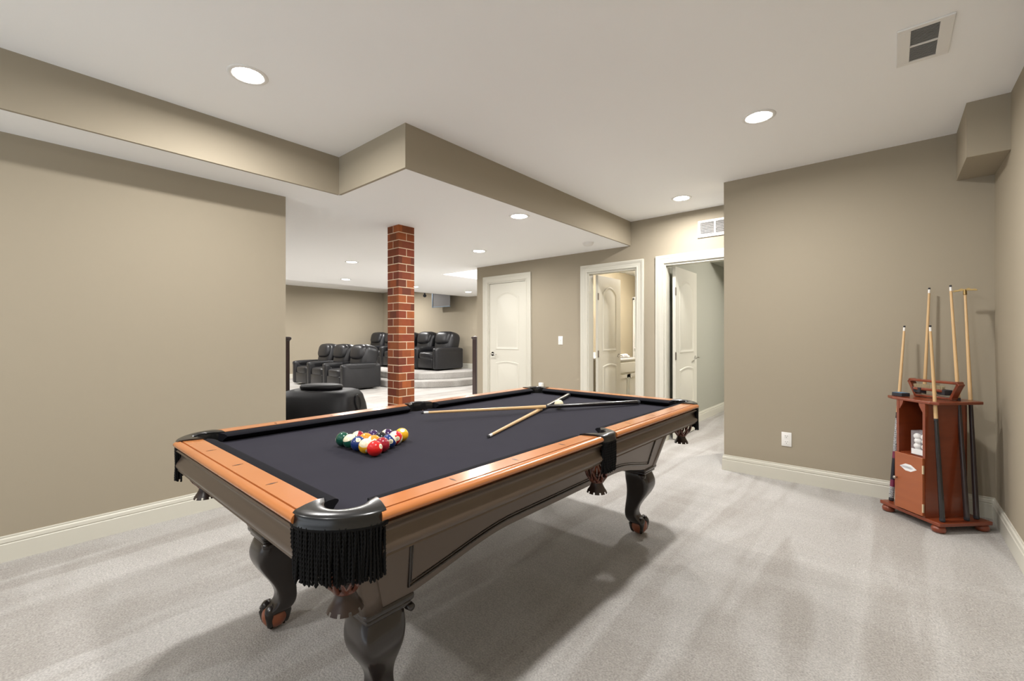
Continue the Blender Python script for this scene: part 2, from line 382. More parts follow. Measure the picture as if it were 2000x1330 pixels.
downlight(-4.0, 4.03, ZS, 'low-ceiling light just right of the brick pillar, left of the closed door', .7)
downlight(-7.91, 4.36, ZS, 'low-ceiling light left of the brick pillar above the front theatre chairs', 1.0)
downlight(-7.87, 7.55, ZS, 'tiny-looking low-ceiling light above the right end of the raised chairs', 1.0)
downlight(-7.95, 6.0, ZS, 'low-ceiling light peeping out at the right edge of the brick pillar', 1.0)
G = 'ceiling lights outside the view'
for x, y, z in ((-.63, .87, ZC), (-2.58, -1.4, ZC), (-.63, -1.4, ZC)):
    downlight(x, y, z, 'round recessed ceiling light behind the camera side of the room', 1, G)
for x, y, z in ((-6.0, 1.2, ZS), (-6.0, 3.4, ZS), (-8.0, 2.4, ZS), (-11.2, 4.2, ZT), (-11.2, 7.2, ZT), (-10.0, 1.0, ZT)):
    downlight(x, y, z, 'round recessed ceiling light of the theatre room, hidden from view', 3.0 if z > 2.5 else 1.2, 'theatre ceiling lights outside the view')
def plain_lamp(name, x, y, z, r_, st, label):
    t = thing(name, label, 'ceiling light', (x, y, z)); bm = bmesh.new(); lathe(bm, [(0, -.05), (r_ * .7, -.045), (r_, -.01), (r_, -.001), (0, -.001)], 24)
    finish('glass_dome', bm, emit(name + '_glow', (1, .95, .88), st), t, smooth=True)
plain_lamp('dome_light', -2.75, 6.6, 2.32, .15, 210, 'dome light on the bathroom ceiling, out of sight')
plain_lamp('dome_light', -.35, 6.6, 2.5, .15, 330, 'dome light on the side room ceiling, out of sight')
plain_lamp('dome_light', -5.45, 6.0, 3.7, .16, 500, 'dome light high in the stairwell, out of sight')

# smoke detector
t = thing('smoke_detector', 'white round smoke detector on the low soffit near the closed doors', 'smoke detector', (-2.68, 4.50, ZS))
bm = bmesh.new(); lathe(bm, [(.058, 0), (.062, -.012), (.060, -.020), (.050, -.032), (.045, -.036), (0, -.037)], 28, cap=False); finish('housing', bm, M['white'], t, smooth=True)
bm = bmesh.new(); lathe(bm, [(.066, 0), (.066, -.007), (.058, -.008), (.058, 0)], 28, cap=False); finish('base_plate', bm, M['white'], t)
# ceiling register
t = thing('ceiling_vent', 'white ceiling air vent with two grey louvred panels, upper right', 'air vent', (.12, 2.84, ZC))
bm = bmesh.new()
for a in ((-.095, .095, -.175, -.150), (-.095, .095, .150, .175), (-.095, -.048, -.150, .150), (.048, .095, -.150, .150), (-.048, .048, -.006, .006)): box(bm, *a, -.008, 0)
finish('frame', bm, M['white'], t, bevel=.002)
bm = bmesh.new(); box(bm, -.048, .048, -.150, .150, -.001, 0); finish('backing', bm, M['vent_dark'], t)
for y0, y1 in ((-.150, -.006), (.006, .150)):
    bm = bmesh.new(); k = 12
    for i in range(k):
        yy = y0 + (y1 - y0) * (i + .5) / k; box(bm, -.048, .048, -.0045, .0045, -.0006, .0006, M4=Matrix.Translation((0, yy, -.005)) @ Matrix.Rotation(.6, 4, 'X'))
    finish('louvre_panel', bm, mat('vent_louvre_grey', (.50, .49, .47), .5), t)
# wall return grille above door 3
t = thing('wall_vent', 'white return-air grille with grey louvres above the rightmost open door', 'air vent', (-1.33, YB, 2.365))
bm = bmesh.new()
xs = [-.24, -.215, -.045, -.02, .15, .175, .345, .37]
for x0, x1 in ((-.265, -.238), (-.098, -.080), (.060, .078), (.218, .236), (.376, .40)): box(bm, x0, x1, -.012, 0, -.065, .065)
box(bm, -.265, .40, -.012, 0, .065, .088); box(bm, -.265, .40, -.012, 0, -.088, -.065); box(bm, -.27, .405, -.016, 0, -.094, -.088)
finish('frame', bm, M['white'], t, bevel=.002)
for x0, x1 in ((-.238, -.098), (-.080, .060), (.078, .218), (.236, .376)):
    bm = bmesh.new(); box(bm, x0, x1, -.0015, 0, -.065, .065)
    for i in range(8): box(bm, x0, x1, -.006, .006, -.0008, .0008, M4=Matrix.Translation((0, -.006, -.057 + i * .0163)) @ Matrix.Rotation(.7, 4, 'X'))
    finish('louvre_panel', bm, M['vent_dark'], t)
# duplex outlet on the right-hand wall, switch, night light
def outlet(loc, label):
    t = thing('wall_outlet', label, 'outlet', loc)
    bm = bmesh.new(); rbox(bm, -.036, .036, -.006, 0, -.058, .058, .0025, 2); finish('cover_plate', bm, M['white'], t, smooth=True)
    for zc in (.024, -.024):
        bm = bmesh.new(); rbox(bm, -.017, .017, -.0075, -.004, zc - .015, zc + .015, .0015, 2); s0 = finish('socket', bm, M['white'], t)
        bm = bmesh.new(); box(bm, -.0085, -.0055, -.0080, -.0072, zc, zc + .009); box(bm, .0055, .0085, -.0080, -.0072, zc, zc + .009); box(bm, -.003, .003, -.0080, -.0072, zc - .011, zc - .005)
        finish('slots', bm, M['vent_dark'], s0)
    return t
outlet((-.655, YR, .345), 'white duplex power outlet low on the right-hand taupe wall')
t = thing('light_switch', 'cream light switch on the back wall beside the half-open bathroom door', 'light switch', (-3.405, YB, 1.145))
bm = bmesh.new(); rbox(bm, -.036, .036, -.006, 0, -.058, .058, .0025, 2); finish('cover_plate', bm, M['white'], t, smooth=True)
bm = bmesh.new(); box(bm, -.006, .006, -.014, -.005, -.003, .012); finish('toggle', bm, M['white'], t, bevel=.001)
t = thing('night_light', 'small white plug-in night light low on the back wall behind the table', 'night light', (-3.72, YB, .50))
bm = bmesh.new(); rbox(bm, -.032, .032, -.045, 0, -.052, .052, .008, 3); finish('housing', bm, M['white'], t, smooth=True)
bm = bmesh.new(); rbox(bm, -.022, .022, -.052, -.043, -.038, .038, .004, 2); finish('shade', bm, M['porcelain'], t, smooth=True)

# ------------------------------------------------------------ brick pillar
t = thing('brick_pillar', 'square red-brown brick pillar standing between the game room and the theatre', 'pillar', (-3.737, 2.652, 0))
bm = bmesh.new(); col = bm.loops.layers.color.new('tone'); hw_ = .0925; CH = .0768
box(bm, -hw_ + .0012, hw_ - .0012, -hw_ + .0012, hw_ - .0012, 0, ZS, 0)
tones = [(.48, .225, .10), (.52, .26, .115), (.44, .20, .095), (.55, .29, .13), (.46, .20, .105)]
z = 0.0; i = 0
while z < ZS - .01:
    z1 = min(z + CH - .008, ZS - .001)
    A = i % 2 == 0
    # x strips on the -y/+y faces, y strips on the +x/-x faces
    def b_(x0, x1, y0, y1):
        fs = box(bm, x0, x1, y0, y1, z + .0, z1, 1); tn = random.choice(tones); k = random.uniform(.85, 1.15)
        for f in fs:
            for lp in f.loops: lp[col] = (tn[0] * k, tn[1] * k, tn[2] * k, 1)
    e_ = .0042
    if A:
        for sy in (-1, 1): b_(-hw_, hw_ - .0, *( (-hw_, -hw_ + .05) if sy < 0 else (hw_ - .05, hw_)))
        for sx in (-1, 1):
            x0, x1 = (-hw_ - .0005, -hw_ + .04) if sx < 0 else (hw_ - .04, hw_ + .0005)
            b_(x0, x1, -hw_ - .0005, -e_); b_(x0, x1, e_, hw_ + .0005)
    else:
        for sx in (-1, 1): b_(*((-hw_, -hw_ + .05) if sx < 0 else (hw_ - .05, hw_)), -hw_, hw_)
        for sy in (-1, 1):
            y0, y1 = (-hw_ - .0005, -hw_ + .04) if sy < 0 else (hw_ - .04, hw_ + .0005)
            b_(-hw_ - .0005, -e_, y0, y1); b_(e_, hw_ + .0005, y0, y1)
    z += CH; i += 1
bmesh.ops.recalc_face_normals(bm, faces=bm.faces[:])
finish('shaft', bm, [M['mortar'], M['brick']], t)

# ------------------------------------------------------------ POOL TABLE
HW, HL, ZR, ZB = .681, 1.217, .795, .757
T = thing('pool_table', 'pool table with black cloth, orange wood rails and dark claw-foot legs', 'pool table', (-1.557, 1.657, 0), -.0095)
def lerp(a, b_, t_): return a + (b_ - a) * t_
def rail_bm(bm, prof, L0o, L0i, L1o, L1i, depth):
    # prof: (a inward from the outer edge, z). length axis Y; start/end vary linearly with a
    rings = [[], []]
    for a, z_ in prof:
        k = min(max(a / depth, 0), 1.6)
        rings[0].append((-a, lerp(L0o, L0i, k), z_)); rings[1].append((-a, lerp(L1o, L1i, k), z_))
    loft(bm, rings)
WP = [(.088, .764), (.088, ZR), (.0265, ZR), (.0260, .789), (.0222, .789), (.0215, ZR - .0008), (.014, .7945), (.008, .7925), (.003, .789), (0, .784), (.0005, .779), (.004, .7745), (.010, .772), (.022, .771), (.022, .764)]
CU = [(.0882, .760), (.0882, .7935), (.100, .7940), (.122, .7905), (.133, .7860), (.1365, .7815), (.134, .7775), (.125, .7725), (.112, .7600)]
def put(o, x, y, rz): o.location = (x, y, 0); o.rotation_euler = (0, 0, rz); return o
rails = []
# long rails: four halves; built once for +x/+y and mirrored by rotation where symmetric, mirrored mesh elsewhere
def make_rail(half_len, is_long, mirror):
    bm = bmesh.new()
    if is_long: a0 = (.058, .092, HL - .145, HL - .178)
    else: a0 = (-(HW - .145), -(HW - .178), HW - .145, HW - .178)
    rail_bm(bm, WP, *a0, .088)
    if mirror: bmesh.ops.scale(bm, vec=(1, -1, 1), verts=bm.verts[:])
    w_ = finish('rail', bm, M['railwood'], T, angle=40)
    bm = bmesh.new()
    if is_long: c0 = (.066, .092, HL - .125, HL - .165)
    else: c0 = (-(HW - .125), -(HW - .165), HW - .125, HW - .165)
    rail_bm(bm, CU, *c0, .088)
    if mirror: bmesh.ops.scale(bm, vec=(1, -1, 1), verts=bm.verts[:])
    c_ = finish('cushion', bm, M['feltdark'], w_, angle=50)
    ys = [HL * .0 + (HL - .138) * q for q in (.25, .5, .75)] if is_long else [(HW - .138) * q for q in (-.5, 0, .5)]
    for y_ in ys:
        if mirror: y_ = -y_
        bm = bmesh.new(); prism(bm, [(-.074, y_), (-.058, y_ - .0045), (-.042, y_), (-.058, y_ + .0045)], ZR - .001, ZR + .0004)
        finish('sight', bm, M['sight'], w_)
    return w_
put(make_rail(0, True, False), HW, 0, 0); put(make_rail(0, True, True), HW, 0, 0)
put(make_rail(0, True, False), -HW, 0, PI); put(make_rail(0, True, True), -HW, 0, PI)
put(make_rail(0, False, False), 0, -HL, -PI / 2); put(make_rail(0, False, False), 0, HL, PI / 2)
# bed with cloth, corners cut back at the pockets
def notch(sx, sy):
    return None
bx_, by_ = HW - .086, HL - .086; cc = .185 * math.sqrt(2) - .086
poly = []
for sx, sy in ((1, 1), (-1, 1), (-1, -1), (1, -1)):
    a = (sx * bx_, sy * (by_ - (cc - .086))); c_ = (sx * (bx_ - (cc - .086)), sy * by_)
    poly += [a, c_] if sx * sy > 0 else [c_, a]
    if (sx, sy) in ((-1, 1),): poly += [(-bx_, .055), (-bx_ + .018, .04), (-bx_ + .022, 0), (-bx_ + .018, -.04), (-bx_, -.055)]
    if (sx, sy) in ((1, -1),): poly += [(bx_, -.055), (bx_ - .018, -.04), (bx_ - .022, 0), (bx_ - .018, .04), (bx_, .055)]
bm = bmesh.new(); prism(bm, poly, ZB - .030, ZB); finish('cloth_bed', bm, M['felt'], T)
# dotted foot spot is left bare; apron (blinds) profile swept round with clipped corners
AP = [(.030, .765), (.010, .7645), (.007, .760), (.010, .756), (.018, .750), (.023, .742), (.023, .735), (.018, .725), (.010, .714), (.006, .704), (.008, .695), (.013, .689), (.012, .684), (.020, .683), (.055, .683), (.055, .765)]
def apron(sideL, offs, rz, px, py, cut=.152, gap=None):
    bm = bmesh.new()
    segs = [(-sideL + cut, sideL - cut)] if not gap else [(-sideL + cut, -gap), (gap, sideL - cut)]
    for y0, y1 in segs:
        loft(bm, [[(-a, y0, z_) for a, z_ in AP], [(-a, y1, z_) for a, z_ in AP]])
    o = finish('apron', bm, M['cabinet'], T, angle=45); return put(o, px, py, rz)
apron(HL, 0, 0, HW, 0, gap=.050); apron(HL, 0, PI, -HW, 0, gap=.050); apron(HW, 0, -PI / 2, 0, -HL); apron(HW, 0, PI / 2, 0, HL)
# sub-rail under the wood so no light leaks through
bm = bmesh.new()
cx_, cy_ = HW - .04, HL - .04; q = .19
prism(bm, [(cx_, cy_ - q), (cx_ - q, cy_), (-cx_ + q, cy_), (-cx_, cy_ - q), (-cx_, .07), (-cx_ + .09, .05), (-cx_ + .09, -.05), (-cx_, -.07), (-cx_, -cy_ + q), (-cx_ + q, -cy_), (cx_ - q, -cy_), (cx_, -cy_ + q), (cx_, -.07), (cx_ - .09, -.05), (cx_ - .09, .05), (cx_, .07)], .700, .7265)
finish('slate_support', bm, M['legdark'], T)
# cabinet: four flared panels with arched lower edge
def hx(z_): return .450 + .080 * (z_ - .40) / .30
def hy(z_): return .975 + .100 * (z_ - .40) / .30
def zb(y_, L):
    f = min(max((abs(y_) / L - .40) / .58, 0), 1); f = f * f * (3 - 2 * f); return .495 - .085 * f
def side(halfA, halfB, L, rz):
    # panel on +x side: x = halfA(z), y in +-halfB(z)
    bm = bmesh.new(); N, K = 48, 5; outer = []; inner = []
    for i in range(N + 1):
        s_ = -1 + 2 * i / N; z0 = zb(s_ * L, L); co = []; ci = []
        for k in range(K + 1):
            z_ = z0 + (.705 - z0) * k / K; y_ = s_ * (halfB(z_) - .02)
            co.append((halfA(z_), y_, z_)); ci.append((halfA(z_) - .025, y_, z_))
        outer.append(co + ci[::-1])
    loft(bm, outer); o = finish('cabinet_panel', bm, M['cabinet'], T, angle=40); o.rotation_euler = (0, 0, rz)
    # moulding line following the edge
    bm = bmesh.new()
    for off, r_ in ((.030, .0045), (.042, .0025)):
        pts = []
        e_ = L - .115 - off * .5
        pts.append((halfA(.69) + .001, -(e_ + .03), .69))
        for i in range(41):
            y_ = -e_ + 2 * e_ * i / 40; z_ = zb(y_, L) + off + (.018 if abs(y_) > L * .8 else 0) * 0; pts.append((halfA(z_) + .001, y_, z_))
        pts.append((halfA(.69) + .001, e_ + .03, .69)); tube(bm, pts, r_, 6, up=(1, 0, 0))
    g = finish('panel_moulding', bm, M['legdark'], o, smooth=True)
    return o
side(hx, hy, .975, 0); side(hx, hy, .975, PI); side(hy, hx, .45, PI / 2); side(hy, hx, .45, -PI / 2)
# corner posts
for sx in (-1, 1):
    for sy in (-1, 1):
        bm = bmesh.new(); rings = []
        for z_ in (.40, .47, .55, .63, .70):
            X, Y = sx * (hx(z_) - .028), sy * (hy(z_) - .028); rings.append([(X + .034 * math.copysign(abs(math.cos(a)) ** .6, math.cos(a)), Y + .034 * math.copysign(abs(math.sin(a)) ** .6, math.sin(a)), z_) for a in [2 * PI * i / 20 for i in range(20)]])
        loft(bm, rings); finish('corner_post', bm, M['cabinet'], T, smooth=True)
# legs: cap, cabriole leg, claw, ball
LX, LY = .375, .900
LEGP = [(.400, .128, .000), (.375, .138, .004), (.345, .150, .012), (.315, .152, .018), (.285, .143, .017), (.255, .126, .008), (.225, .106, -.006), (.195, .088, -.021), (.165, .076, -.033), (.140, .073, -.037), (.118, .078, -.034), (.100, .088, -.024), (.085, .096, -.010), (.070, .088, -.002), (.058, .060, 0)]
def sq(w_, cx, cy, z_, n_=28, p=.45):
    r_ = w_ / 2
    return [(cx + r_ * math.copysign(abs(math.cos(a)) ** p, math.cos(a)), cy + r_ * math.copysign(abs(math.sin(a)) ** p, math.sin(a)), z_) for a in [2 * PI * i / n_ for i in range(n_)]]
for sx in (-1, 1):
    for sy in (-1, 1):
        k = .7071
        bm = bmesh.new(); loft(bm, [sq(w_, sx * o_ * k, sy * o_ * k, z_) for z_, w_, o_ in LEGP])
        lg = finish('leg', bm, M['legdark'], T, smooth=True); lg.location = (sx * LX, sy * LY, 0)
        md = lg.modifiers.new('s', 'SUBSURF'); md.levels = 1; md.render_levels = 1
        bm = bmesh.new(); rbox(bm, -.085, .085, -.085, .085, .395, .424, .013, 4); rbox(bm, -.076, .076, -.076, .076, .380, .398, .007, 3)
        # small scroll under each inner end of the cap
        for ax in (0, 1):
            p = (-sx * .074, sy * .060, .374) if ax == 0 else (sx * .060, -sy * .074, .374)
            lathe(bm, [(.0, -.022), (.011, -.02), (.014, 0), (.011, .02), (0, .022)], 14, Matrix.Translation(p) @ Matrix.Rotation(PI / 2, 4, 'X' if ax == 0 else 'Y'))
        finish('leg_cap', bm, M['legdark'], lg, smooth=True)
        fo = Vector((sx * .006 * k, sy * .006 * k, 0))
        bm = bmesh.new(); sphere(bm, fo + Vector((0, 0, .0505)), .0505, 28); finish('ball', bm, M['ballfoot'], lg, smooth=True)
        bm = bmesh.new()
        base = math.atan2(sy, sx)
        for q in range(4):
            a = base + q * PI / 2; pts = []
            for u_ in range(9):
                th = math.radians(62 - u_ * 15.5); rr = .050 + .004 * math.sin(u_ / 8 * PI * 2.2)
                pts.append(fo + Vector((rr * math.cos(th) * math.cos(a), rr * math.cos(th) * math.sin(a), .0475 + rr * math.sin(th))))
            pts = [p for p in pts if p.z > .006]
            tube(bm, pts, lambda t_: .017 * (1 - t_) ** .8 + .0065 + .0030 * math.sin(t_ * 9), 10, .8)
        finish('claw', bm, M['legdark'], lg, smooth=True)

# pockets ---------------------------------------------------
def iron(outer, inner, n_=40):
    bm = bmesh.new(); rings = []
    for i in range(n_ + 1):
        s_ = -1 + 2 * i / n_; o_, e_ = outer(s_), inner(s_); d = (o_ - e_); L = d.length; d.normalize()
        def P(k, z_): p = e_ + d * k; return (p.x, p.y, z_)
        ztop = .8015; rings.append([P(0.0, .768), P(0, .788), P(.004, .7975), P(L * .25, ztop), P(L * .6, ztop - .0005), P(L - .010, .7985), P(L - .004, .7955), P(L - .0015, .7920), P(L - .002, .785), P(L + .0005, .776), P(L + .002, .7695), P(L - .006, .767), P(L * .4, .766)])
    loft(bm, rings); return bm
def rope(bm, top, length, r_, rings_n, seg=7, sway=0):
    R_ = []
    ph = random.uniform(0, 6); sx, sy = random.gauss(0, sway), random.gauss(0, sway)
    for i in range(rings_n + 1):
        t_ = i / rings_n; z_ = top[2] - length * t_; cx = top[0] + sx * t_ * t_ + .0012 * math.sin(ph + t_ * 5); cy = top[1] + sy * t_ * t_ + .0012 * math.cos(ph + t_ * 4)
        rr = r_ * (1 if t_ < .985 else .5); tw = z_ * 620
        R_.append([(cx + rr * (1 + .32 * math.cos(2 * a - tw)) * math.cos(a), cy + rr * (1 + .32 * math.cos(2 * a - tw)) * math.sin(a), z_) for a in [2 * PI * j / seg for j in range(seg)]])
    loft(bm, R_)
def fringe_bm(outer, n_, res, s_max=1.0, inset=.002):
    bm = bmesh.new()
    for row in (0, 1, 2):
        for i in range(n_):
            s_ = (-1 + 2 * (i + .34 * row) / (n_ - .33)) * s_max; p = outer(s_); c_ = Vector((outer(0).x - .12, 0)); d = (p - c_).normalized(); p = p - d * (inset + row * .0048)
            rope(bm, (p.x, p.y, .772), random.uniform(.122, .134) - (.012 if random.random() < .12 else 0), .0032, res, 6, .0022)
    # braided header band
    pts = []
    for i in range(31):
        s_ = (-1 + 2 * i / 30) * s_max; p = outer(s_); pts.append((p.x - .004, p.y, .768))
    tube(bm, pts, .0055, 6, 1.6, up=(0, 0, 1)); return bm
def net_bm(cx, r0):
    bm = bmesh.new(); N = 9; ZT_, Zb = .750, .592
    def prof(t_): return r0 * (1 - t_ ** 4 * .35) + .010 * math.sin(t_ * PI)
    for q in range(N):
        for sg in (-1, 1):
            pts = []
            for i in range(15):
                t_ = i / 14; a = 2 * PI * q / N + sg * t_ * 1.05; rr = prof(t_) if t_ < .8 else lerp(prof(.8), .026, ((t_ - .8) / .2) ** 1.3)
                pts.append((cx + rr * math.cos(a), rr * math.sin(a), lerp(ZT_, Zb, t_)))
            tube(bm, pts, .0068, 6, .5)
    lathe(bm, [(.027, Zb + .010), (.031, Zb + .003), (.029, Zb - .004), (.024, Zb - .006)], 20, Matrix.Translation((cx, 0, 0)), cap=False)
    return bm
def skirt_bm(cx):
    bm = bmesh.new(); Zb = .588; N = 40; rings = []
    for z_, r_ in ((Zb + .004, .0245), (Zb - .010, .0245), (Zb - .024, .031), (Zb - .036, .039), (Zb - .044, .043)):
        rings.append([(cx + r_ * math.cos(2 * PI * i / N), r_ * math.sin(2 * PI * i / N), z_) for i in range(N)])
    R_ = loft(bm, rings[:4], cap=False)
    for i in range(N):     # slit lower edge
        if i % 4 == 3: continue
        j = (i + 1) % N; a, b2 = R_[3][i], R_[3][j]
        c1_ = bm.verts.new(rings[4][i]); c2_ = bm.verts.new(rings[4][j]); bm.faces.new((a, b2, c2_, c1_))
    return bm
def o_corner(s_): return Vector((-.078 - .030 * s_ * s_ - .012 * abs(s_) ** 6, .108 * s_))
def i_corner(s_):
    a = abs(s_); g = 1 if s_ >= 0 else -1
    if a < .72: ph = a / .72 * PI / 2; return Vector((-.176 + .05 * math.cos(ph), g * .05 * math.sin(ph)))
    u_ = (a - .72) / .28; return Vector((-.176 - .030 * u_, g * (.05 + .012 * u_)))
def o_side(s_): return Vector((.004 - .012 * s_ ** 4, .0565 * s_))
def i_side(s_):
    a = abs(s_); g = 1 if s_ >= 0 else -1
    if a < .72: ph = a / .72 * PI / 2; return Vector((-.078 + .045 * math.cos(ph), g * .047 * math.sin(ph)))
    u_ = (a - .72) / .28; return Vector((-.078 - .022 * u_, g * (.047 + .036 * u_)))
def mouth_bm(inner, cx):
    # leather liner standing inside the mouth, dropping behind the cloth edge
    bm = bmesh.new(); rings = []
    for z_, k in ((.796, 1.0), (.77, 1.01), (.735, .98), (.70, .93)):
        ring = []
        for i in range(25):
            p = inner(-1 + 2 * i / 24); c_ = Vector((cx, 0)); p = c_ + (p - c_) * k; ring.append((p.x + .001, p.y, z_))
        rings.append(ring)
    loft(bm, rings, cap=False, closed=False); return bm
first = {}
for name, outer, inner, cx, n_, places in (
    ('corner_pocket', o_corner, i_corner, -.176, 34, ((HW, -HL, -PI / 4), (-HW, -HL, -3 * PI / 4), (HW, HL, PI / 4), (-HW, HL, 3 * PI / 4))),
    ('side_pocket', o_side, i_side, -.078, 18, ((HW, 0, 0), (-HW, 0, PI)))):
    p0 = finish(name, iron(outer, inner), M['leather'], T, angle=48)
    f0 = finish('fringe', fringe_bm(outer, n_, 52), M['fringe'], p0, smooth=True)
    n0 = finish('leather_net', net_bm(cx + .012, .052 if name[0] == 'c' else .046), M['net'], p0, smooth=True)
    k0 = finish('net_skirt', skirt_bm(cx + .012), M['netdark'], p0, smooth=True)
    l0 = finish('pocket_liner', mouth_bm(inner, cx), M['leather'], p0, smooth=True)
    for j, (x, y, rz) in enumerate(places):
        o = p0 if j == 0 else copy_tree(p0, T); o.location = (x, y, 0); o.rotation_euler = (0, 0, rz)
# ball-rack hook at the foot end
bm = bmesh.new(); tube(bm, [(.33, HL - .10, .69), (.33, HL - .10, .655), (.34, HL - .10, .65), (.40, HL - .10, .655), (.46, HL - .10, .685)], .004, 8); finish('rack_hook', bm, M['legdark'], T, smooth=True)

# ------------------------------------------------------------ billiard balls
R = .0286
def ball_mat(name, colr, kind):
    m, n, l, b = nt(name); tc = n.new('ShaderNodeTexCoord'); nv = n.new('ShaderNodeVectorMath'); nv.operation = 'NORMALIZE'; l.new(tc.outputs['Object'], nv.inputs[0])
    sp = n.new('ShaderNodeSeparateXYZ'); l.new(nv.outputs[0], sp.inputs[0])
    def mt(op, a, bb=None):
        k = n.new('ShaderNodeMath'); k.operation = op
        if hasattr(a, 'links') or not isinstance(a, (int, float)): l.new(a, k.inputs[0])
        else: k.inputs[0].default_value = a
        if bb is not None:
            if isinstance(bb, (int, float)): k.inputs[1].default_value = bb
            else: l.new(bb, k.inputs[1])
        return k.outputs[0]
    ax = mt('ABSOLUTE', sp.outputs[0]); az = mt('ABSOLUTE', sp.outputs[2])
    white = mt('GREATER_THAN', ax, .945)
    if kind == 'stripe': white = mt('MAXIMUM', white, mt('GREATER_THAN', az, .52))
    if kind == 'plain': white = mt('MAXIMUM', white, 1.0)
    mx = n.new('ShaderNodeMix'); mx.data_type = 'RGBA'; mx.inputs[6].default_value = (*colr, 1); mx.inputs[7].default_value = (.78, .72, .52, 1)
    l.new(white, mx.inputs[0]); l.new(mx.outputs[2], b.inputs['Base Color']); b.inputs['Roughness'].default_value = .07; b.inputs['Coat Weight'].default_value = .5
    return m
def make_ball(num, colr, kind, pos, rot, label, cname):
    bm = bmesh.new(); sphere(bm, (0, 0, 0), R, 40)
    o = finish('pool_ball', bm, ball_mat('ball_' + cname, colr, kind), None, smooth=True); o.location = pos; o.rotation_euler = rot
    tag(o, label, 'pool ball', 'racked pool balls' if num else None)
    if num:
        me = text_mesh(str(num), .0105); bm = bmesh.new(); bm.from_mesh(me); bpy.data.meshes.remove(me)
        bmesh.ops.subdivide_edges(bm, edges=bm.edges[:], cuts=1)
        src = bmesh.new()
        for sg in (1, -1):
            for f in bm.faces:
                vs = [src.verts.new(Vector((sg, sg * v_.co.x / R, v_.co.y / R)).normalized() * (R + .00015)) for v_ in f.verts]
                src.faces.new(vs)
        bm.free(); finish('number', src, M['tip'], o)
    return o
YEL, BLU, RED, PUR, ORA, GRN, MAR, BLK = (.80, .42, .01), (.008, .03, .16), (.62, .012, .010), (.035, .012, .07), (.85, .25, .015), (.004, .07, .045), (.30, .008, .022), (.006, .006, .008)
A_ = Vector((-1.565, 1.113)); B_ = Vector((-1.681, .913)); D_ = Vector((-1.452, .9155))   # yellow tip, green corner, red corner
u1 = (B_ - A_).normalized() * 2 * R * 1.008; ang = PI / 3; u2 = Vector((u1.x * math.cos(ang) - u1.y * math.sin(ang), u1.x * math.sin(ang) + u1.y * math.cos(ang)))
# (row, index) row 0 = far tip; index from the green side
def toward_cam(pos, dx=0, dz=0):
    d = Vector((0, 0, 1.2)) - Vector(pos); return math.atan2(d.y, d.x) + dx, -math.asin(min(1, d.z / d.length)) + dz
rackset = [
 (0, 0, 1, YEL, 'solid', 'yellow ball at the far tip of the racked triangle', 'yellow', (.2, -.95, .0)),
 (1, 0, 12, PUR, 'stripe', 'dark purple striped ball just left of the yellow tip ball', 'purple_stripe', (1.3, .2, 0)),
 (1, 1, 11, RED, 'stripe', 'red striped ball touching the yellow ball at the right side of the rack', 'red_stripe', (.9, .3, .5)),
 (2, 0, 4, PUR, 'solid', 'solid purple ball on the back edge, middle of the rack', 'purple', (1.2, 1, 0)),
 (2, 1, 8, BLK, 'solid', 'black ball in the centre of the rack', 'black', (2.0, 1, 0)),
 (2, 2, 10, BLU, 'stripe', 'blue striped ball at the middle of the right side of the rack', 'blue_stripe', (-.9, -.5, .4)),
 (3, 0, 15, MAR, 'stripe', 'dark red striped ball behind the green corner ball', 'maroon_stripe', (1.0, .3, .3)),
 (3, 1, 5, ORA, 'solid', 'solid orange ball inside the rack, next to the black ball', 'orange', (2, 1, 0)),
 (3, 2, 13, ORA, 'stripe', 'orange striped ball inside the rack behind the front red ball', 'orange_stripe', (1.4, .2, .6)),
 (3, 3, 7, MAR, 'solid', 'solid maroon ball right behind the front red ball', 'maroon', (2, -.3, .0)),
 (4, 0, 6, GRN, 'solid', 'solid green ball at the left corner of the rack', 'green', (2, 1, 0)),
 (4, 1, 14, GRN, 'stripe', 'green striped ball with white top beside the green corner ball', 'green_stripe', (.35, .25, .8)),
 (4, 2, 2, BLU, 'solid', 'solid blue ball in the front row with its white number spot showing', 'blue', (0, -.75, .1)),
 (4, 3, 9, YEL, 'stripe', 'yellow striped ball with white top beside the front red ball', 'yellow_stripe', (.15, .5, .2)),
 (4, 4, 3, RED, 'solid', 'solid red ball at the near corner of the rack', 'red', (.98, -.35, .2)),
]
for row, idx, num, colr, kind, lab, cn, ro in rackset:
    p = A_ + u1 * (row - idx) + u2 * idx; pos = (p.x, p.y, ZB + R + .0004)
    az, _ = toward_cam(pos)
    if kind == 'stripe': rot = (Matrix.Rotation(az, 4, 'Z') @ Matrix.Rotation(ro[1] , 4, 'Y') @ Matrix.Rotation(ro[0], 4, 'X') @ Matrix.Rotation(ro[2], 4, 'Z')).to_euler()
    elif abs(ro[0]) < 1: rot = (Matrix.Rotation(az + ro[0], 4, 'Z') @ Matrix.Rotation(ro[1], 4, 'Y') @ Matrix.Rotation(ro[2], 4, 'X')).to_euler()
    else: rot = (Matrix.Rotation(az, 4, 'Z') @ Matrix.Rotation(PI / 2, 4, 'Z') @ Matrix.Rotation(.5, 4, 'X')).to_euler()
    make_ball(num, colr, kind, pos, rot, lab, cn)
make_ball(0, (.78, .72, .52), 'plain', (-1.537, 2.235, ZB + R + .0004), (0, 0, 0), 'cream white cue ball lying behind the crossed cues', 'cue_white')

